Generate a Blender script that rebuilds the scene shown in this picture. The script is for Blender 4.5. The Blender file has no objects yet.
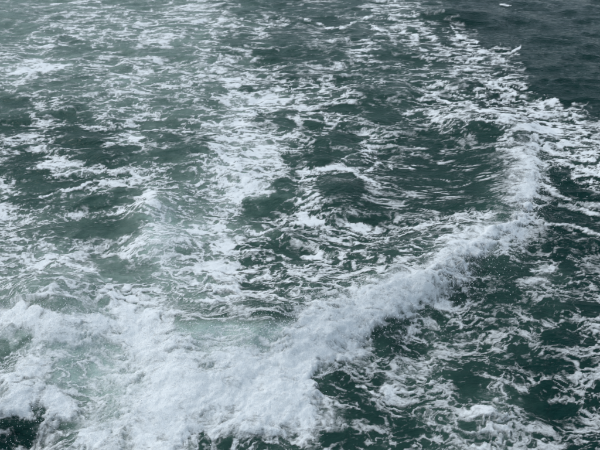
import bpy, math
import numpy as np

# ------------------------------------------------------------------ camera, sky, sun, exposure
scene = bpy.context.scene
H_CAM, PITCH, HFOV = 6.0, math.radians(29.0), math.radians(50.0)
cam_data = bpy.data.cameras.new("camera")
cam = bpy.data.objects.new("camera", cam_data)
scene.collection.objects.link(cam)
cam.location = (0.0, 0.0, H_CAM)
cam.rotation_euler = (math.pi / 2 - PITCH, 0.0, 0.0)
cam_data.sensor_fit = 'HORIZONTAL'
cam_data.angle = HFOV
cam_data.clip_start = 0.05
cam_data.clip_end = 20000.0
scene.camera = cam

SUN_EL, SUN_AZ = math.radians(50.0), math.radians(-70.0)      # azimuth from +Y, clockwise seen from above
world = bpy.data.worlds.new("World")
scene.world = world
world.use_nodes = True
wn, wl = world.node_tree.nodes, world.node_tree.links
wn.clear()
w_out = wn.new("ShaderNodeOutputWorld")
w_bg = wn.new("ShaderNodeBackground")
w_sky = wn.new("ShaderNodeTexSky")
w_sky.sky_type = 'NISHITA'
w_sky.sun_disc = False
w_sky.sun_elevation = SUN_EL
w_sky.sun_rotation = SUN_AZ
w_sky.air_density = 1.0
w_sky.dust_density = 0.4
w_sky.ozone_density = 1.5
w_hs = wn.new("ShaderNodeHueSaturation")
w_hs.inputs["Saturation"].default_value = 0.7
wl.new(w_sky.outputs[0], w_hs.inputs["Color"])
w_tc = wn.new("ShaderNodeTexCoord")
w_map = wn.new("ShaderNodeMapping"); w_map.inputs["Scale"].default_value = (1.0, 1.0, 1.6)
w_map.inputs["Location"].default_value = (17.0, 9.0, 3.1)  # cloud offset picked to darken the sky reflected at right, brighten it left
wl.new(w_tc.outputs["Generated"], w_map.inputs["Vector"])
w_noise = wn.new("ShaderNodeTexNoise")                             # cloud cover, placed darker to the right and brighter to the left
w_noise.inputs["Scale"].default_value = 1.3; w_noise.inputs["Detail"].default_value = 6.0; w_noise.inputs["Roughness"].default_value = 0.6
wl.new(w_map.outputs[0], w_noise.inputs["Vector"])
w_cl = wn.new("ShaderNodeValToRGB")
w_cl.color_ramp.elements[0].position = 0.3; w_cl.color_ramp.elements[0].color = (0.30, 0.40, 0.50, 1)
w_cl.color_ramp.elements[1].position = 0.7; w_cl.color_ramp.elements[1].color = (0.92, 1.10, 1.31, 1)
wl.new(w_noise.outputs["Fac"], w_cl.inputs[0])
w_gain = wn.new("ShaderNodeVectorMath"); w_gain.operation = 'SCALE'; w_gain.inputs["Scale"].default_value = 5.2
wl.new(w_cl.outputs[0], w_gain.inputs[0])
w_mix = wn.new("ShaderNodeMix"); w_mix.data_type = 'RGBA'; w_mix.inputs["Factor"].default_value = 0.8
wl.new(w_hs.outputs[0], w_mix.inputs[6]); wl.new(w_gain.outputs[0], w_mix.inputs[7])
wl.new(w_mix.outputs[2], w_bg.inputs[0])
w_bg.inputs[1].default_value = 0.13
wl.new(w_bg.outputs[0], w_out.inputs[0])

sun_data = bpy.data.lights.new("sun", 'SUN')
sun_data.energy = 1.5
sun_data.angle = math.radians(10.0)
sun_data.color = (1.0, 0.96, 0.9)
sun = bpy.data.objects.new("sun", sun_data)
scene.collection.objects.link(sun)
sun.rotation_euler = (math.pi / 2 - SUN_EL, 0.0, math.pi - SUN_AZ)

vs = scene.view_settings
vs.view_transform = 'Standard'
vs.look = 'None'
vs.exposure = 0.22
vs.gamma = 1.0
vs.use_curve_mapping = False
scene.cycles.transparent_max_bounces = 12
scene.cycles.max_bounces = 6

# ------------------------------------------------------------------ noise
rng = np.random.default_rng(7)
F32 = np.float32
_perm = np.concatenate([rng.permutation(1024)] * 2).astype(np.int32)
_ang = rng.uniform(0, 2 * np.pi, 1024)
_gx, _gy = np.cos(_ang).astype(F32), np.sin(_ang).astype(F32)
_px, _py = rng.uniform(0, 1, 1024).astype(F32), rng.uniform(0, 1, 1024).astype(F32)

def _hash(ix, iy, seed):
    return _perm[(_perm[(ix + seed * 131) & 1023] + iy) & 1023]

def perlin(x, y, seed=0):
    fx, fy = np.floor(x), np.floor(y)
    ix, iy = fx.astype(np.int32), fy.astype(np.int32)
    tx, ty = (x - fx).astype(F32), (y - fy).astype(F32)
    sx, sy = tx * tx * tx * (tx * (tx * 6 - 15) + 10), ty * ty * ty * (ty * (ty * 6 - 15) + 10)
    def g(dx, dy):
        h = _hash(ix + dx, iy + dy, seed)
        return _gx[h] * (tx - dx) + _gy[h] * (ty - dy)
    a = g(0, 0); a += sx * (g(1, 0) - a)
    b = g(0, 1); b += sx * (g(1, 1) - b)
    return (a + sy * (b - a)) * 1.5

def worley(x, y, seed=0):
    fx, fy = np.floor(x), np.floor(y)
    ix, iy = fx.astype(np.int32), fy.astype(np.int32)
    tx, ty = (x - fx).astype(F32), (y - fy).astype(F32)
    f1 = np.full(x.shape, 9.0, F32); f2 = f1.copy()
    for dx in (-1, 0, 1):
        for dy in (-1, 0, 1):
            h = _hash(ix + dx, iy + dy, seed)
            d = (tx - dx - _px[h]) ** 2 + (ty - dy - _py[h]) ** 2
            f2 = np.minimum(f2, np.maximum(f1, d))
            f1 = np.minimum(f1, d)
    return np.sqrt(f1), np.sqrt(f2)

def sstep(a, b, x):
    t = np.clip((x - a) / (b - a), 0, 1)
    return t * t * (3 - 2 * t)

# ------------------------------------------------------------------ survey frame: ground points seen under the photograph's pixels
CP, SP = math.cos(PITCH), math.sin(PITCH)
FPX = 300.0 / math.tan(HFOV / 2)

def at(u, v, z=0.0):
    a, b = (u - 300.0) / FPX, (225.0 - v) / FPX
    dy, dz = CP + b * SP, -SP + b * CP
    t = (z - H_CAM) / dz
    return np.array([a * t, dy * t])

def survey(x, y, z):
    rz = z - H_CAM
    d = np.maximum(y * CP - rz * SP, 0.3)
    return 300.0 + FPX * x / d, 225.0 - FPX * (y * SP + rz * CP) / d

# ------------------------------------------------------------------ grid
v_in = np.linspace(545, -12, 735)
y_in = at(300, v_in)[1]
y_far = y_in[-1] + np.cumsum(0.6 * 1.13 ** np.arange(52))
y_near = np.linspace(-25, y_in[0], 14)[:-1]
ys = np.concatenate([y_near, y_in, y_far])
t_in = np.linspace(-0.52, 0.52, 830)
t_out = 0.52 + np.cumsum(0.0016 * 1.045 ** np.arange(88))
ts = np.concatenate([-t_out[::-1], t_in, t_out])
NR, NC = len(ys), len(ts)
Y = np.repeat(ys[:, None], NC, 1)
depth = np.maximum(Y * CP + H_CAM * SP, 4.5)
X = ts[None, :] * depth
foot = np.maximum(np.gradient(ys)[:, None] * np.ones((1, NC)), depth * 0.0013)   # cell size in metres
footx = depth * 0.0013

def octv(lam, fp=None):
    """weight of a wavelength against the cell size"""
    fp = foot if fp is None else fp
    return np.clip((lam / fp - 1.5) / 1.8, 0, 1).astype(F32)

# ------------------------------------------------------------------ tables of foam cover and of air in the water (fifteen and thirty units a cell)
FOAM = """
3334555433 4455432222 3223355422 0001000000
2234444555 4456765542 2233425532 3100000000
2356654455 6655522432 2342443453 5300000000
4452234522 2235554311 3323433344 5565300000
7777633455 5445765432 3344333333 4565300000
5522234666 4443475344 5533432244 2466410000
1345332335 3333478785 6763112242 6544563100
1343214434 3323379845 6642212445 5445667751
2355456344 4346878324 2444333334 4425656663
5564111663 3223677865 3312433323 4325565666
5224421123 4334788883 2123443433 2124565566
2226766336 4335675462 4554353332 3235674256
6211125534 4344499933 4211343454 3324674435
5322212237 5544673113 6323324433 4324574324
6554443446 5446452236 5433223444 5543772213
5533211117 5467767652 3446534454 7777862332
5566544467 5445741322 3355334557 8876533223
4567642235 4334653354 5554444467 7532435443
5454464224 4436776653 4444667787 6522456644
4534334666 4345773434 3347778875 4333344434
7754344676 6645453233 5777787645 4423323334
7876667777 7622222224 8877762253 3332344345
6466676688 7766555457 9887613344 4444432234
3564546578 8766666579 9877522245 5443233344
4775334678 8876678888 8544545554 4333311244
7655446778 9988888899 7233255454 3444543445
7767644578 9999988999 7433265445 3356523343
7747655689 9988778898 8554235564 4566411243
2246457877 8876667765 6553332244 5566443233
1355457757 7753244444 5322343344 5665444433
"""
AIR = """
44444443322222100000
44444443322222100000
44444443322222210000
33344444332222110000
22223333332221111000
22223344432211111100
33334544432111112100
33334654322211113100
33334543222222223100
44544553223333211110
55666543333333211110
56777667764321211100
45788666653112211000
23567655432111222100
01454432121111222100
"""
def table(txt):
    rows = [r.replace(" ", "") for r in txt.strip().splitlines()]
    return np.array([[int(c) for c in r] for r in rows], F32)

def lookup(tab, cell, u, v):
    n, m = tab.shape
    a = np.clip(u / cell - 0.5, 0, m - 1.001); b = np.clip(v / cell - 0.5, 0, n - 1.001)
    i, j = b.astype(np.int32), a.astype(np.int32)
    i, j = np.minimum(i, n - 2), np.minimum(j, m - 2)
    fb, fa = b - i, a - j
    fb, fa = fb * fb * (3 - 2 * fb), fa * fa * (3 - 2 * fa)
    return ((tab[i, j] * (1 - fa) + tab[i, j + 1] * fa) * (1 - fb) + (tab[i + 1, j] * (1 - fa) + tab[i + 1, j + 1] * fa) * fb)

FOAM_T, AIR_T = table(FOAM), table(AIR)

# ------------------------------------------------------------------ sea surface height
U0, V0 = survey(X, Y, np.zeros_like(X))
calm = sstep(0, 1, lookup(np.where(FOAM_T < 0.6, 1.0, 0.0).astype(F32), 15.0, U0, V0))        # open water outside the wake
wx = perlin(X * 0.5, Y * 0.5, 1) * 0.7
wy = perlin(X * 0.5, Y * 0.5, 2) * 0.7
Z = np.zeros_like(X)
for lam, amp, sx, sd in ((3.4, 0.10, 0.6, 3), (1.7, 0.095, 0.62, 4), (0.85, 0.052, 0.7, 5), (0.42, 0.020, 0.75, 6), (0.21, 0.010, 0.8, 7), (0.11, 0.005, 0.9, 8)):
    n = perlin((X + wx) / lam * sx, (Y + wy) / lam, sd)
    n = 0.45 - 1.6 * np.abs(n) ** 1.1 if 0.3 < lam < 2.0 else n      # peaked crests
    Z += amp * octv(lam) * n * (1 + 0.1 * calm)
hollow = np.exp(-(((U0 - 440) / 75) ** 2 + ((V0 - 178) / 40) ** 2) ** 2)
Z -= Z.mean()
Z *= 1 - 0.55 * hollow

def mound(u, v, ru, rv, h, ang=0.0, power=1.0):
    """smooth swell centred under a surveyed point, radii in survey units"""
    c = at(u, v, max(h, 0) * 0.7)
    ex = at(u + ru, v)[0] - at(u, v)[0]
    ey = abs(at(u, v - rv)[1] - at(u, v + rv)[1]) / 2
    dx, dy = X - c[0], Y - c[1]
    r2 = (dx / ex + ang * dy / ey) ** 2 + (dy / ey) ** 2
    return h * np.exp(-r2 ** power)

for m in ((340, 187, 34, 17, 0.20), (152, 205, 22, 22, 0.30), (163, 240, 32, 18, 0.24), (110, 250, 50, 10, -0.10), (200, 150, 40, 12, 0.12), (40, 230, 50, 12, 0.14), (45, 300, 55, 22, 0.38), (15, 395, 45, 26, 0.22),
          (130, 362, 50, 28, -0.22), (60, 345, 26, 20, 0.12), (20, 440, 34, 12, -0.20), (250, 395, 90, 34, 0.16), (170, 405, 60, 30, 0.14), (480, 120, 46, 16, 0.22),
          (268, 209, 34, 12, -0.12), (375, 92, 40, 8, 0.16), (470, 84, 26, 7, 0.14), (320, 158, 18, 8, 0.08), (343, 137, 15, 8, 0.09),
          (450, 175, 60, 30, -0.16), (405, 335, 40, 22, -0.10), (478, 415, 46, 16, 0.14), (555, 416, 34, 14, -0.06), (440, 12, 40, 4, 0.25),
          (110, 228, 44, 11, -0.05), (80, 141, 30, 9, 0.09), (102, 156, 26, 8, 0.08), (60, 185, 44, 9, 0.08), (105, 200, 46, 10, 0.05)):
    Z += mound(*m)

# the long breaking wave: crest line with a gentle back and a steep tumbling front
crest_px = [(70, 318, .30), (130, 322, .42), (190, 326, .52), (250, 322, .60), (310, 308, .62), (370, 290, .60), (425, 272, .52), (468, 251, .44),
            (483, 231, .34), (508, 208, .28), (524, 180, .22), (522, 152, .17), (518, 126, .15)]
pts = np.array([[*at(u, v, h), h] for u, v, h in crest_px])
fine = []
for i in range(len(pts) - 1):                                   # Catmull-Rom
    p0, p1, p2, p3 = pts[max(i - 1, 0)], pts[i], pts[i + 1], pts[min(i + 2, len(pts) - 1)]
    for t in np.linspace(0, 1, 5)[:-1]:
        fine.append(0.5 * (2 * p1 + (p2 - p0) * t + (2 * p0 - 5 * p1 + 4 * p2 - p3) * t * t + (3 * p1 - p0 - 3 * p2 + p3) * t ** 3))
fine.append(pts[-1]); fine = np.array(fine)
for _ in range(14):                                             # one even arc
    fine[1:-1] = 0.25 * fine[:-2] + 0.5 * fine[1:-1] + 0.25 * fine[2:]
jx, jy = perlin(X * 0.9, Y * 0.9, 11) * 0.10, perlin(X * 0.9, Y * 0.9, 12) * 0.10
best = np.full(X.shape, 1e9); side = np.zeros_like(X); hh = np.zeros_like(X)
for a, b in zip(fine[:-1], fine[1:]):
    ex, ey = b[0] - a[0], b[1] - a[1]
    L2 = ex * ex + ey * ey + 1e-9
    qx, qy = X + jx - a[0], Y + jy - a[1]
    t = np.clip((qx * ex + qy * ey) / L2, 0, 1)
    d2 = (qx - t * ex) ** 2 + (qy - t * ey) ** 2
    m = d2 < best
    best = np.where(m, d2, best)
    side = np.where(m, np.sign(ex * qy - ey * qx), side)         # +1: behind the crest
    hh = np.where(m, a[2] + (b[2] - a[2]) * t, hh)
dist = np.sqrt(best)
back = hh * np.exp(-(dist / 1.35) ** 1.7)
front = hh * (0.75 * np.exp(-(dist / (0.42 + 0.20 * sstep(460, 360, U0))) ** 2.0) + 0.25 * np.exp(-(dist / 1.0) ** 2))
wave = np.where(side > 0, back, front)
Z += wave * (1 + 0.16 * perlin(X * 1.1, Y * 1.1, 13))
Z += 0.03 * perlin(X * 3.1, Y * 3.1, 14) * sstep(0.05, 0.4, wave) * octv(0.32)

far_fade = 1.0 / (1.0 + np.maximum(Y - 45, 0) / 60)
Z *= far_fade

# ------------------------------------------------------------------ foam cover
U, V = survey(X, Y, Z)
wob_u = perlin(U / 11, V / 8, 21) * 4.0 + perlin(U / 4.5, V / 3.5, 22) * 1.5
wob_v = perlin(U / 11, V / 8, 23) * 2.6 + perlin(U / 4.5, V / 3.5, 24) * 1.2
cover = lookup(FOAM_T, 15.0, U + wob_u * 1.8 + perlin(U / 34, V / 20, 25) * 7, V + wob_v * 1.8 + perlin(U / 34, V / 20, 26) * 4) / 9.0
cover = cover * (1 - 0.55 * (side < 0) * sstep(0.25, 0.6, dist) * np.exp(-((U - 536) / 26) ** 2 - ((V - 228) / 24) ** 2))
air = lookup(AIR_T, 30.0, U + wob_u * 2, V + wob_v * 2) / 9.0
# dark lenses of bare water: (u, v, ru, rv, tilt)
LENS = [(80, 139, 29, 8, -.12), (102, 155, 23, 8, -.25), (130, 149, 10, 4, 0), (62, 132, 20, 4, -.1), (18, 164, 22, 7, -.25), (58, 185, 42, 8, -.1), (108, 200, 42, 9, -.22),
        (110, 229, 40, 10, -.12), (20, 200, 22, 5, -.1), (67, 77, 32, 2.6, .05), (66, 40, 16, 4, .1), (80, 49, 28, 3, 0), (55, 116, 22, 3.5, -.1), (80, 108, 9, 3, 0),
        (18, 104, 16, 4.5, .1), (240, 41, 22, 4.5, 0), (276, 54, 24, 6, .1), (285, 32, 20, 6, .1), (245, 90, 9, 3, 0), (275, 116, 24, 5, -.15), (185, 141, 26, 7, 0),
        (187, 151, 14, 4.5, 0), (291, 160, 12, 8, .2), (284, 188, 13, 7, .3), (268, 209, 30, 11, 0), (252, 123, 13, 3, .2), (284, 123, 13, 6, .2), (343, 137, 13, 8, .1),
        (320, 158, 18, 8, 0), (340, 186, 28, 14, 0), (380, 91, 25, 6, .1), (385, 112, 17, 6, .2), (338, 109, 24, 4.5, 0), (330, 22, 22, 4.5, 0), (352, 33, 24, 4, .05),
        (470, 86, 14, 5, -.1), (562, 180, 13, 8, .3), (576, 196, 29, 7, .15), (570, 216, 30, 9, .1), (395, 323, 16, 7, .3), (387, 337, 16, 9, .2), (432, 315, 13, 5, .3),
        (490, 262, 20, 6, .1), (515, 272, 15, 6, .1), (500, 284, 17, 5, 0), (506, 298, 20, 6, -.1), (540, 311, 15, 5, 0), (500, 326, 16, 6, 0), (560, 340, 18, 8, 0),
        (358, 391, 13, 11, 0), (380, 417, 15, 7, -.1), (410, 432, 20, 7, 0), (322, 389, 11, 8, 0), (345, 441, 22, 10, 0), (555, 416, 28, 12, .1), (550, 367, 27, 9, .1),
        (520, 352, 14, 5, 0), (12, 438, 24, 8, -.25, .75), (34, 424, 12, 6, -.4), (3, 350, 8, 11, 0), (24, 342, 9, 4.5, -.6), (215, 446, 18, 6, 0, .6), (455, 195, 40, 9, 0),
        (440, 165, 36, 8, .1), (455, 155, 30, 6, .1), (285, 253, 26, 8, 0), (130, 268, 34, 8, .05), (215, 309, 40, 3, -.03, .35), (240, 314, 50, 3, -.05, .35), (255, 288, 16, 4, 0),
        (395, 60, 26, 4, 0), (300, 76, 20, 3, 0), (480, 440, 16, 7, 0), (466, 380, 14, 8, 0), (590, 250, 18, 5, 0), (560, 245, 26, 4, 0)]
lens_in = np.zeros_like(X)
def ellipse(e, grow=1.0):
    u, v, ru, rv, tilt = e[:5]
    du = U + wob_u - u
    dv = V + wob_v - v - tilt * du
    return np.sqrt((du / (ru * grow)) ** 2 + (dv / (rv * grow)) ** 2)
for e in LENS:
    lens_in = np.maximum(lens_in, (1 - sstep(0.7, 1.2, ellipse(e))) * (e[5] if len(e) > 5 else 0.78))
# dense white sheets of foam
SHEET = [(262, 100, 27, 9, -.1), (236, 124, 19, 7, .1), (264, 152, 20, 10, -.15), (252, 184, 22, 9, .1), (240, 197, 10, 6, .2), (225, 245, 16, 16, .2), (215, 228, 30, 6, .1),
         (152, 198, 12, 12, .6), (215, 272, 34, 8, 0), (60, 165, 42, 6, -.1), (30, 70, 34, 4, 0), (135, 137, 16, 6, .1), (52, 66, 34, 3, 0), (528, 185, 10, 22, -.2), (540, 130, 40, 7, .25),
         (360, 228, 18, 6, 0), (310, 222, 26, 6, 0), (320, 257, 26, 5, -.1), (505, 3.9, 7, 1.0, .1), (388, 392, 13, 6, 0),
         (480, 412, 30, 9, -.1), (545, 270, 20, 7, 0), (440, 100, 24, 3, .4)]
sheet_in = np.zeros_like(X)
for e in SHEET:
    sheet_in = np.maximum(sheet_in, 1 - sstep(0.35, 1.05, ellipse(e)))
# foam lines
LINE = [([(300, 182), (306, 174), (318, 170), (332, 168), (350, 171), (365, 178), (380, 188)], 2.0), ([(305, 19), (328, 27), (345, 26), (366, 18)], 1.3),
        ([(368, 26), (395, 32), (418, 36)], 1.2), ([(449, 26), (458, 36), (478, 43)], 1.4), ([(496, 56), (508, 52), (523, 47)], 1.1), ([(466, 62), (490, 56), (506, 60)], 1.4),
        ([(150, 337), (200, 331), (252, 324)], 1.1), ([(230, 253), (262, 250)], 1.0), ([(240, 243), (262, 249), (286, 258)], 1.0), ([(590, 186), (593, 177), (601, 172)], 1.8),
        ([(560, 205), (580, 210), (602, 216)], 2.6), ([(548, 188), (572, 202), (602, 206)], 2.4), ([(545, 224), (570, 226), (600, 236)], 1.8), ([(556, 160), (580, 168), (602, 176)], 2.6),
        ([(455, 95), (480, 110), (510, 116)], 2.0), ([(480, 80), (510, 92), (545, 104), (556, 100)], 2.6), ([(425, 300), (450, 318), (470, 336)], 2.0), ([(356, 385), (380, 396), (412, 392)], 1.4),
        ([(310, 391), (322, 396), (336, 404)], 1.6), 
        ([(340, 160), (364, 150), (378, 152)], 1.2), ([(366, 172), (380, 163), (392, 168)], 1.3), ([(40, 197), (70, 190), (96, 180), (112, 184)], 1.6), ([(108, 215), (140, 210)], 1.5),
        ([(30, 285), (52, 289), (70, 296), (86, 303)], 1.2), ([(20, 274), (50, 262), (80, 268), (110, 280)], 1.6), ([(112, 376), (114, 386), (120, 390)], 1.6), ([(0, 372), (20, 366), (36, 372), (42, 388)], 2.2)]
for pl, wd in LINE:
    best = np.full(X.shape, 1e9)
    for (ax, ay), (bx, by) in zip(pl[:-1], pl[1:]):
        ex, ey = bx - ax, by - ay
        qx, qy = U + wob_u * 0.9 - ax, V + wob_v * 0.9 - ay
        t = np.clip((qx * ex + qy * ey) / (ex * ex + ey * ey), 0, 1)
        best = np.minimum(best, (qx - t * ex) ** 2 + (qy - t * ey) ** 2)
    sheet_in = np.maximum(sheet_in, 0.78 * (1 - sstep(0.3, 1.6, np.sqrt(best) / wd)))

# net-like pattern of foam on the water, measured along the slope of the wave
YN = Y + 1.25 * np.where(side > 0, hh, wave) * np.exp(-(dist / 2.2) ** 2)
def nrm(n):
    m = n.mean(1, keepdims=True); s = n.std(1, keepdims=True) + 1e-6
    return (n - m) / s
w1x = perlin(X * 1.1, YN * 1.1, 31) * 0.22 + perlin(X * 2.7, YN * 2.7, 32) * 0.16 + perlin(X * 6, YN * 6, 33) * 0.07
w1y = perlin(X * 1.1, YN * 1.1, 34) * 0.22 + perlin(X * 2.7, YN * 2.7, 35) * 0.16 + perlin(X * 6, YN * 6, 36) * 0.07
w2x = 0.6 * w1x + octv(0.12) * perlin(X * 13, YN * 13, 37) * 0.03
w2y = 0.6 * w1y + octv(0.12) * perlin(X * 13, YN * 13, 38) * 0.03
acc = np.zeros_like(X); thread = np.zeros_like(X)
for lam, wt, sx, sd in ((0.65, 0.6, 0.42, 41), (0.31, 1.0, 0.42, 42), (0.16, 1.0, 0.48, 43), (0.085, 0.9, 0.55, 44)):
    f1, f2 = worley((X + w2x) / lam * sx, (YN + w2y) / lam, sd)
    o = octv(lam, foot * 0.6)
    acc += wt * o * (0.35 - np.minimum(f2 - f1, 0.7))
    if lam < 1.0:
        thread = np.maximum(thread, o * (1 - sstep(0.02, 0.10 + 0.25 * np.clip(foot / lam, 0, .4), f2 - f1)))
for lam, wt, sx, sd in ((1.3, 0.28, 0.42, 45), (0.5, 0.32, 0.38, 46), (0.23, 0.36, 0.38, 47), (0.11, 0.36, 0.45, 48), (0.06, 0.3, 0.55, 49)):
    acc += wt * octv(lam, foot * 0.6) * perlin((X + w1x) / lam * sx, (YN + w1y) / lam, sd)
net = 0.5 * (1 + np.tanh(nrm(acc) * 0.8))                       # roughly uniform 0..1
fin = np.zeros_like(X)
for lam, wt, sx, sd in ((0.8, 0.5, 0.45, 71), (0.4, 0.7, 0.45, 72), (0.2, 1.0, 0.55, 73), (0.1, 1.0, 0.6, 74), (0.055, 0.9, 0.7, 75), (0.03, 0.7, 0.8, 76)):
    p = perlin((X + w2x * 1.3) / lam * sx, (YN + w2y * 1.3) / lam, sd)
    fin += wt * octv(lam, foot * 0.8) * (0.5 - 1.7 * np.abs(p) + 0.5 * p)
fin = np.clip(nrm(fin), -2.2, 2.2)
streak = nrm(perlin(X * 0.55 + w1x, (YN + w1y * 0.5) * 3.4, 51) * octv(0.3) + 0.8 * perlin(X * 1.2, (YN + w1y * .5) * 7.5, 52) * octv(0.14) + 0.7 * perlin(X * 2.2, (YN + w1y * .5) * 15, 56) * octv(0.07) + 0.7 * perlin(X * .4, YN * 1.4, 53))
streak = 0.5 * (1 + np.tanh(streak * 0.8))
# drawn-out streaks on the back of the wave and in the far left wake
st_w = np.clip(np.maximum(np.exp(-(((U - 430) / 90) ** 2 + ((V - 180) / 48) ** 2)), np.exp(-(((U - 250) / 130) ** 2 + ((V - 312) / 20) ** 2))) + 0.35 * sstep(110, 40, V), 0, 0.8)
pat = net * (1 - st_w) + streak * st_w
hollow2 = np.exp(-(((U - 442) / 72) ** 2 + ((V - 178) / 40) ** 2) ** 2)
forew = sstep(0.3, 0.9, dist) * ((side < 0) & (V > 190)) * sstep(300, 360, U)
cov = cover * (0.81 + 0.17 * sstep(0.6, 0.85, cover) * sstep(200, 300, V)) * (1 - 0.08 * sstep(150, 40, V)) * (1 - 0.68 * hollow2) * (0.91 + 0.09 * sstep(300, 330, V) - 0.05 * forew) + 0.08 * perlin(X * 0.6, YN * 0.6, 54)
cov = cov * (1 - 0.85 * lens_in) + lens_in * 0.02
cov = np.maximum(cov, sheet_in * (0.90 + 0.10 * cov))
out_w = sstep(0.22, 0.85, lookup(np.where(FOAM_T < 0.6, 1.0, 0.0).astype(F32), 15.0, U + wob_u * 2.4 + perlin(U / 34, V / 20, 25) * 16, V + wob_v * 2.2 + perlin(U / 34, V / 20, 26) * 9) + 0.25 * perlin(X * 0.7, Y * 0.5, 58))
cov = cov * (1 - out_w) + out_w * np.maximum(0.0, sheet_in - 0.1)
a = (cov * 1.08 - 0.07 - (1 - pat)) * 0.95 + 0.27 * fin * (1 - 0.5 * sheet_in) * (1 - 0.45 * sstep(0.7, 0.95, cover)) * (1 - out_w)
foam = sstep(-0.46, 0.68, a) * sstep(0.0, 0.12, cov) * (0.60 + 0.40 * sstep(0.15, 0.62, cov))
foam = np.maximum(foam, 0.72 * thread * sstep(0.10, 0.30, cov) * sstep(-0.62, 0.12, a + 0.25 * perlin(X * 1.7, YN * 1.7, 57)))
lip = np.exp(-(((U - 245) / 85) ** 2 + ((V - 330) / 13) ** 2) ** 2) * 0.9
# fine drawn-out strands on the smooth slope behind the crest and in the older wake
q1 = np.abs(perlin(X * 0.75 + w1x * .6, (YN + 0.06 * X + w1y * .35) * 4.6, 91)); q2 = np.abs(perlin(X * 1.3 + w1x * .6, (YN + 0.06 * X + w1y * .3) * 9.0, 92)); q3 = np.abs(perlin(X * 0.5, (YN + w1y * .6) * 1.7, 93))
strand = np.maximum(np.maximum(octv(.2) * (1 - sstep(0.02, 0.16, q1)), octv(.1) * (1 - sstep(0.02, 0.20, q2))), 0.9 * octv(.5) * (1 - sstep(0.02, 0.13, q3)) * sstep(140, 60, V))
strand = strand * sstep(-0.25, 0.35, perlin(X * 1.5, YN * 3.0, 94) + 0.10 * fin)
sw = np.maximum(np.maximum(np.exp(-(((U - 430) / 95) ** 2 + ((V - 182) / 52) ** 2) ** 2), np.exp(-(((U - 235) / 90) ** 2 + ((V - 314) / 15) ** 2) ** 2)), 0.85 * sstep(130, 60, V) * sstep(420, 250, U) * (1 - out_w))
foam = np.maximum(foam, 0.68 * strand * sw * sstep(0.05, 0.25, cover))
cloud = 0.5 * perlin(X * 1.6, YN * 1.9, 81) + 0.35 * perlin(X * 3.7 + w1x, YN * 4.3 + w1y, 82) + 0.25 * perlin(X * 8 + w1x, YN * 9 + w1y, 83) + 0.16 * octv(.06) * perlin(X * 19, YN * 21, 84)
fw = sstep(0.40, 0.62, cover) * sstep(285, 325, V + 0.12 * np.maximum(U - 250, 0)) * (1 - 0.6 * lens_in) * np.maximum(sstep(365, 325, U), sstep(1.5, 0.8, dist))
soft = np.clip(cover * 1.25 - 0.19 - 0.24 * np.exp(-((U - 135) / 55) ** 2 - ((V - 372) / 38) ** 2) - 0.22 * lip + 0.58 * cloud + 0.10 * fin, 0, 0.94)
foam *= 1 - 0.28 * forew
crestw = np.exp(-(dist / 0.33) ** 2) * sstep(125, 150, V) * sstep(0.25, 0.45, cover)
fw = np.maximum(fw, 0.8 * crestw)
foam = foam * (1 - 0.85 * fw) + 0.85 * fw * soft
pale = np.exp(-((U - 85) / 110) ** 2 - ((V - 268) / 34) ** 2) + 0.8 * np.exp(-((U - 175) / 34) ** 2 - ((V - 232) / 26) ** 2) + 0.15 * sstep(130, 50, V) * sstep(330, 150, U)
# soft veil of bubbles just under and on the surface
veil = sstep(0.16, 0.85, cov * 0.8 + air * 0.35 + 0.20 * pale) * 0.30 * np.clip(0.75 + 0.45 * perlin(X * 2.2, Y * 2.2, 55) + 0.24 * fin, 0, 1.4) * (1 - out_w)
foam = np.clip(np.maximum(foam, veil + 0.5 * foam * (1 - veil)), 0, 1)
foam *= np.clip(far_fade * 1.2 - 0.2, 0, 1)
air2 = np.clip(air * far_fade ** 2 * (0.98 + 0.06 * sstep(330, 200, U) * sstep(320, 270, V)) * (1 - 0.22 * lens_in) + 0.22 * sstep(0.2, 0.8, cov) * (1 - out_w) + 0.45 * lip + 0.12 * np.minimum(pale, 1), 0, 1)

# tumbling froth: where the foam stands up in heaps
froth = sstep(0.45, 0.85, cover) * np.clip(sstep(240, 330, V) + np.exp(-((U - 535) / 26) ** 2 - ((V - 205) / 45) ** 2) + sstep(0.1, 0.4, wave) * (side < 0), 0, 1)
froth *= sstep(-0.1, 0.15, foam - 0.35)
bl = np.zeros_like(X)
for lam, amp, sd in ((0.70, 0.034, 61), (0.32, 0.030, 62), (0.15, 0.018, 63), (0.075, 0.008, 64), (0.04, 0.004, 65)):
    f1, f2 = worley((X + w1x * .5) / lam, (YN + w1y * .5) / lam, sd)
    bl += amp * octv(lam) * (0.75 - f1) * 1.5
lift = 0.006 + foam * 0.012 + froth * np.maximum(bl, -0.02) * 1.1

# ------------------------------------------------------------------ material helpers
def new_mat(name):
    m = bpy.data.materials.new(name); m.use_nodes = True
    m.node_tree.nodes.clear()
    return m, m.node_tree.nodes, m.node_tree.links

def mix_rgb(n, l, fac, a, b):
    k = n.new("ShaderNodeMix"); k.data_type = 'RGBA'
    for sock, val in ((k.inputs["Factor"], fac), (k.inputs[6], a), (k.inputs[7], b)):
        if hasattr(val, "is_output"): l.new(val, sock)
        else: sock.default_value = val
    return k.outputs[2]

def math_n(n, l, op, a, b=None, c=None, clamp=False):
    k = n.new("ShaderNodeMath"); k.operation = op; k.use_clamp = clamp
    for i, val in enumerate((a, b, c)):
        if val is None: continue
        if hasattr(val, "is_output"): l.new(val, k.inputs[i])
        else: k.inputs[i].default_value = val
    return k.outputs[0]

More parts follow.
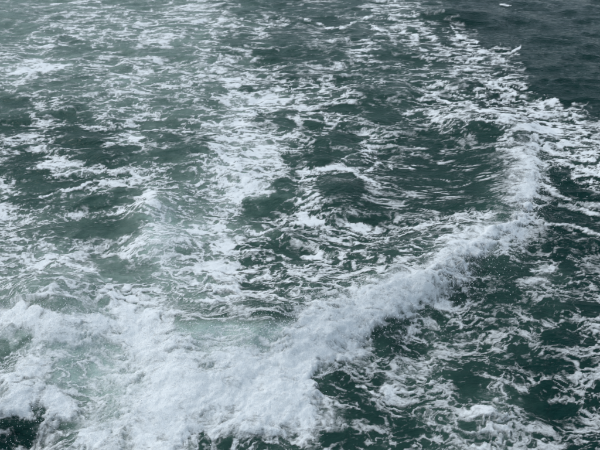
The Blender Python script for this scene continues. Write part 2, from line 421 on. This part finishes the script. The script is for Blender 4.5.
def noise_n(n, l, scale, detail=3.0, rough=0.55, vec=None, dist=0.0):
    k = n.new("ShaderNodeTexNoise"); k.inputs["Scale"].default_value = scale; k.inputs["Detail"].default_value = detail
    k.inputs["Roughness"].default_value = rough; k.inputs["Distortion"].default_value = dist
    l.new(vec, k.inputs["Vector"])
    return k.outputs["Fac"]

def attr_n(n, name):
    k = n.new("ShaderNodeAttribute"); k.attribute_name = name
    return k.outputs["Fac"]

# sea water: dark green, milky where full of air
def water_material(name, alpha=False):
    m, n, l = new_mat(name)
    out = n.new("ShaderNodeOutputMaterial"); bs = n.new("ShaderNodeBsdfPrincipled")
    tc = n.new("ShaderNodeTexCoord").outputs["Object"]
    a = attr_n(n, "air")
    patch = noise_n(n, l, 1.3, 4, 0.6, tc)
    a2 = math_n(n, l, 'MULTIPLY', a, math_n(n, l, 'ADD', math_n(n, l, 'MULTIPLY', patch, 0.9), 0.55), clamp=True)
    ramp = n.new("ShaderNodeValToRGB")
    l.new(a2, ramp.inputs[0])
    e = ramp.color_ramp.elements
    e[0].position = 0.0; e[0].color = (0.004, 0.0265, 0.0235, 1)
    e[1].position = 1.0; e[1].color = (0.43, 0.56, 0.52, 1)
    for p, c in ((0.3, (0.034, 0.076, 0.063, 1)), (0.6, (0.172, 0.244, 0.212, 1))):
        k = e.new(p); k.color = c
    l.new(ramp.outputs[0], bs.inputs["Base Color"])
    l.new(math_n(n, l, 'ADD', math_n(n, l, 'MULTIPLY', a2, 0.35), 0.09), bs.inputs["Roughness"])
    bs.inputs["IOR"].default_value = 1.33
    bs.inputs["Specular IOR Level"].default_value = 0.09
    mp = n.new("ShaderNodeMapping"); mp.inputs["Scale"].default_value = (0.55, 1.0, 1.0); l.new(tc, mp.inputs["Vector"])
    rip = math_n(n, l, 'ADD', noise_n(n, l, 9.0, 4, 0.6, mp.outputs[0], 0.6), math_n(n, l, 'MULTIPLY', noise_n(n, l, 2.6, 3, 0.6, mp.outputs[0], 0.8), 2.0))
    bp = n.new("ShaderNodeBump"); bp.inputs["Strength"].default_value = 0.8; bp.inputs["Distance"].default_value = 0.06
    l.new(rip, bp.inputs["Height"]); l.new(bp.outputs[0], bs.inputs["Normal"])
    if alpha:
        tr = n.new("ShaderNodeBsdfTransparent"); mx = n.new("ShaderNodeMixShader")
        l.new(attr_n(n, "foam"), mx.inputs[0]); l.new(tr.outputs[0], mx.inputs[1]); l.new(bs.outputs[0], mx.inputs[2])
        l.new(mx.outputs[0], out.inputs["Surface"])
    else:
        l.new(bs.outputs[0], out.inputs["Surface"])
    return m

def foam_material():
    m, n, l = new_mat("white_foam")
    out = n.new("ShaderNodeOutputMaterial"); bs = n.new("ShaderNodeBsdfPrincipled")
    tc = n.new("ShaderNodeTexCoord").outputs["Object"]
    f = attr_n(n, "foam")
    mp = n.new("ShaderNodeMapping"); mp.inputs["Scale"].default_value = (0.5, 1.0, 1.0); l.new(tc, mp.inputs["Vector"])
    def ridge(scale, det):
        r = noise_n(n, l, scale, det, 0.62, mp.outputs[0], 0.9)
        r = math_n(n, l, 'ABSOLUTE', math_n(n, l, 'SUBTRACT', r, 0.5))
        return math_n(n, l, 'SUBTRACT', 0.30, math_n(n, l, 'MULTIPLY', r, 4.2))
    # bubbles thin the sheet: strands and holes open where the cover is partial
    g = math_n(n, l, 'ADD', math_n(n, l, 'MULTIPLY', ridge(6.5, 4), 0.25), math_n(n, l, 'MULTIPLY', ridge(19.0, 4), 0.28))
    k = math_n(n, l, 'ADD', f, g)
    mr = n.new("ShaderNodeMapRange"); mr.interpolation_type = 'SMOOTHSTEP'
    l.new(k, mr.inputs["Value"]); mr.inputs["From Min"].default_value = 0.02; mr.inputs["From Max"].default_value = 0.92
    mr.inputs["To Max"].default_value = 0.97
    fade = math_n(n, l, 'MULTIPLY', f, 12.0, clamp=True)
    alpha = math_n(n, l, 'MULTIPLY', mr.outputs[0], fade)
    bs.inputs["Base Color"].default_value = (0.88, 0.915, 0.92, 1)
    bs.inputs["Roughness"].default_value = 0.8
    bs.inputs["Subsurface Weight"].default_value = 0.5
    bs.inputs["Subsurface Radius"].default_value = (1.0, 1.0, 1.0)
    bs.inputs["Subsurface Scale"].default_value = 0.04
    bs.inputs["Specular IOR Level"].default_value = 0.25
    b = math_n(n, l, 'ADD', noise_n(n, l, 15.0, 5, 0.75, tc, 0.6), math_n(n, l, 'MULTIPLY', noise_n(n, l, 60.0, 3, 0.7, tc, 0.3), 0.5))
    bp = n.new("ShaderNodeBump"); bp.inputs["Strength"].default_value = 0.75; bp.inputs["Distance"].default_value = 0.04
    l.new(b, bp.inputs["Height"]); l.new(bp.outputs[0], bs.inputs["Normal"])
    tr = n.new("ShaderNodeBsdfTransparent"); mx = n.new("ShaderNodeMixShader")
    l.new(alpha, mx.inputs[0]); l.new(tr.outputs[0], mx.inputs[1]); l.new(bs.outputs[0], mx.inputs[2])
    l.new(mx.outputs[0], out.inputs["Surface"])
    return m

def spray_material():
    m, n, l = new_mat("spray_water")
    out = n.new("ShaderNodeOutputMaterial"); bs = n.new("ShaderNodeBsdfPrincipled")
    tc = n.new("ShaderNodeTexCoord").outputs["Object"]
    l.new(mix_rgb(n, l, noise_n(n, l, 3.0, 2, 0.5, tc), (0.86, 0.90, 0.92, 1), (0.93, 0.95, 0.96, 1)), bs.inputs["Base Color"])
    bs.inputs["Roughness"].default_value = 0.4
    l.new(bs.outputs[0], out.inputs["Surface"])
    return m

M_WATER, M_FOAM, M_SPRAY = water_material("sea_water"), foam_material(), spray_material()
M_LIP = water_material("sheet_of_water", True)

# ------------------------------------------------------------------ meshes
def mesh_object(name, co, faces, mat, attrs, parent=None):
    nv, nf = len(co), len(faces)
    k = faces.shape[1]
    me = bpy.data.meshes.new(name)
    me.vertices.add(nv); me.vertices.foreach_set("co", np.ascontiguousarray(co, F32).ravel())
    me.loops.add(nf * k); me.loops.foreach_set("vertex_index", np.ascontiguousarray(faces, np.int32).ravel())
    me.polygons.add(nf); me.polygons.foreach_set("loop_start", np.arange(0, nf * k, k, dtype=np.int32))
    me.polygons.foreach_set("use_smooth", np.ones(nf, bool))
    me.update(calc_edges=True)
    for an, val in attrs.items():
        at_ = me.attributes.new(an, 'FLOAT', 'POINT'); at_.data.foreach_set("value", np.ascontiguousarray(val, F32).ravel())
    me.materials.append(mat)
    o = bpy.data.objects.new(name, me); scene.collection.objects.link(o)
    if parent is not None: o.parent = parent
    return o

def tag(o, label=None, cat=None, kind=None, group=None):
    for k, v in (("label", label), ("category", cat), ("kind", kind), ("group", group)):
        if v: o[k] = v

idx = np.arange(NR * NC, dtype=np.int32).reshape(NR, NC)
quads = np.stack([idx[:-1, :-1], idx[:-1, 1:], idx[1:, 1:], idx[1:, :-1]], -1)        # (NR-1, NC-1, 4)
P = np.stack([X, Y, Z], -1).reshape(-1, 3).astype(F32)
water = mesh_object("sea_water", P, quads.reshape(-1, 4), M_WATER, {"air": air2})
tag(water, kind="structure", label="dark green churned sea water of a boat's wake")

def shell(name, fmask, lift_, mat, parent=None, origin=None, extra=None):
    q = quads[fmask]
    used, inv = np.unique(q, return_inverse=True)
    co = P[used].copy(); co[:, 2] += lift_.ravel()[used]
    if origin is not None: co = co - np.array(origin, F32)
    fo = (foam if extra is None else extra).ravel()[used]
    return mesh_object(name, co, inv.reshape(-1, 4), mat, {"foam": fo, "air": air2.ravel()[used]}, parent)

def fmax(a):
    return np.maximum(np.maximum(a[:-1, :-1], a[:-1, 1:]), np.maximum(a[1:, 1:], a[1:, :-1]))
def fmid(a):
    return 0.25 * (a[:-1, :-1] + a[:-1, 1:] + a[1:, 1:] + a[1:, :-1])

has = fmax(foam) > 0.03
fU, fV = fmid(U + wob_u * 1.5), fmid(V + wob_v * 1.5)

def inside(poly):
    r = np.zeros(fU.shape, bool)
    n = len(poly)
    for i in range(n):
        (x1, y1), (x2, y2) = poly[i], poly[(i + 1) % n]
        if y1 == y2: continue
        c = ((y1 > fV) != (y2 > fV)) & (fU < (x2 - x1) * (fV - y1) / (y2 - y1) + x1)
        r ^= c
    return r

def largest(mask, seed_uv):
    """the connected patch nearest the seed point"""
    d = np.where(mask, (fU - seed_uv[0]) ** 2 + (fV - seed_uv[1]) ** 2, 1e12)
    cur = np.zeros_like(mask); cur[np.unravel_index(np.argmin(d), d.shape)] = True
    rows, cols = np.any(mask, 1).nonzero()[0], np.any(mask, 0).nonzero()[0]
    sl = (slice(max(rows[0] - 1, 0), rows[-1] + 2), slice(max(cols[0] - 1, 0), cols[-1] + 2))
    m, c = mask[sl], cur[sl]
    last = -1
    while True:
        for _ in range(6):
            d = c.copy()
            d[1:] |= c[:-1]; d[:-1] |= c[1:]
            d2 = d.copy(); d2[:, 1:] |= d[:, :-1]; d2[:, :-1] |= d[:, 1:]
            c = d2 & m
        s = c.sum()
        if s == last: break
        last = s
    r = np.zeros_like(mask); r[sl] = c
    return r

def empty(name, u, v, label, cat):
    o = bpy.data.objects.new(name, None); scene.collection.objects.link(o)
    p = at(u, v)
    o.location = (p[0], p[1], 0.0)
    tag(o, label, cat)
    return o, (p[0], p[1], 0.0)

taken = np.zeros_like(has)
WAVE_POLY = [(150, 330), (230, 328), (290, 318), (330, 300), (390, 280), (440, 262), (490, 245), (515, 225), (520, 200), (512, 175), (518, 140), (545, 150), (556, 185),
             (552, 215), (538, 245), (490, 262), (455, 292), (420, 300), (385, 318), (375, 345), (325, 360), (312, 385), (322, 420), (310, 445), (240, 436), (190, 448), (150, 452), (120, 440), (148, 395), (158, 355)]
SURGE_POLY = [(-60, 300), (10, 285), (60, 296), (110, 318), (150, 330), (158, 355), (148, 395), (120, 440), (100, 470), (-60, 470)]
m = largest(has & inside(WAVE_POLY), (250, 390)); taken |= m
wave_o, org = empty("breaking_wave", 300, 380, "long curved breaking wave of white foam sweeping from the right side to the bottom centre", "wave")
shell("foam_crest", m, lift, M_FOAM, wave_o, org)
shell("curling_lip", fmax(lip) > 0.02, np.full_like(X, 0.003), M_LIP, wave_o, org, lip)
m = largest(has & ~taken & inside(SURGE_POLY), (90, 330)); taken |= m
surge_o, org2 = empty("foam_surge", 80, 370, "churning heap of white and milky green foam filling the lower left corner", "foam")
shell("foam_heap", m, lift, M_FOAM, surge_o, org2)

PATCH = [([(218, 84), (300, 84), (305, 104), (285, 112), (250, 115), (262, 122), (258, 132), (215, 128), (212, 112)], (262, 100), "flat white foam patch at the top end of the central foam trail"),
         ([(222, 134), (285, 134), (284, 165), (222, 168)], (262, 152), "ragged white foam patch halfway down the central foam trail"),
         ([(222, 170), (278, 170), (278, 200), (262, 196), (244, 206), (222, 202)], (250, 184), "compact white foam patch ending the central foam trail, left of a dark round swell"),
         ([(136, 182), (168, 182), (172, 220), (180, 250), (136, 250)], (152, 198), "soft pale mound of thin foam rising on its own left of the central foam trail"),
         ([(492, -2), (520, -2), (520, 9), (492, 9)], (505, 3.6), "small whitecap alone on the open dark water near the top edge")]
for poly, seed, label in PATCH:
    mk = has & ~taken & inside(poly)
    if not mk.any(): continue
    m = largest(mk, seed); taken |= m
    nm = "whitecap" if "whitecap" in label else "foam_patch"
    p = at(*seed)
    o = shell(nm, m, lift, M_FOAM, None, (p[0], p[1], 0))
    o.location = (p[0], p[1], 0)
    tag(o, label, "whitecap" if nm == "whitecap" else "foam patch", group=None if nm == "whitecap" else "patches of thick white foam on the wake")

lace = shell("foam_lace", has & ~taken, lift, M_FOAM)
tag(lace, "net of thin white foam streaks spread over the churned wake", "foam", kind="stuff")

# ------------------------------------------------------------------ spray: small drops thrown up from the froth
OCT_V = np.array([(1, 0, 0), (-1, 0, 0), (0, 1, 0), (0, -1, 0), (0, 0, 1), (0, 0, -1)], F32)
OCT_F = np.array([(0, 2, 4), (2, 1, 4), (1, 3, 4), (3, 0, 4), (2, 0, 5), (1, 2, 5), (3, 1, 5), (0, 3, 5)], np.int32)
def drops(name, weight, count, throw, rmin, rmax, parent, origin):
    area = (footx * foot).ravel()
    w = weight.ravel() * area
    pick = rng.choice(len(w), count, p=w / w.sum())
    c = P[pick].astype(np.float64)
    c[:, 2] += lift.ravel()[pick] + np.abs(rng.exponential(throw, count)) - 0.01
    c[:, :2] += rng.normal(0, 0.05, (count, 2)) * rng.choice([0.6, 1.0, 3.5], (count, 1))
    c[:, 0] += rng.normal(0, 0.3, count) * (c[:, 2] - P[pick, 2])
    r = rmin * (rmax / rmin) ** (rng.random(count) ** 2.8)
    sc = rng.uniform(0.7, 1.5, (count, 1, 3)) * r[:, None, None]
    co = (c[:, None, :] + OCT_V[None] * sc).reshape(-1, 3) - np.array(origin)
    fa = (OCT_F[None] + (np.arange(count) * 6)[:, None, None]).reshape(-1, 3)
    o = mesh_object(name, co, fa, M_SPRAY, {}, parent)
    tag(o, kind="stuff")
    return o
in_wave = np.zeros_like(X); in_wave[:-1, :-1] = inside(WAVE_POLY)
in_surge = np.zeros_like(X); in_surge[:-1, :-1] = inside(SURGE_POLY)
in_frame = ((U > -30) & (U < 630) & (V < 470)).astype(float)
fr_edge = 0.15 + froth
drops("spray_droplets", in_wave * fr_edge * in_frame * (0.4 + 2.5 * np.clip(wave, 0, 1)), 44000, 0.085, 0.0013, 0.0065, wave_o, org)
drops("spray_droplets", in_surge * fr_edge * in_frame, 20000, 0.05, 0.0014, 0.007, surge_o, org2)

edge = np.exp(-(dist / 0.75) ** 2) * (side < 0) * (0.25 + 2.0 * np.clip(wave, 0, 1))
edge = np.maximum(edge, 0.5 * in_surge * froth)
drops("thrown_drops", edge * in_frame * sstep(120, 200, V), 9000, 0.12, 0.002, 0.0085, wave_o, org)
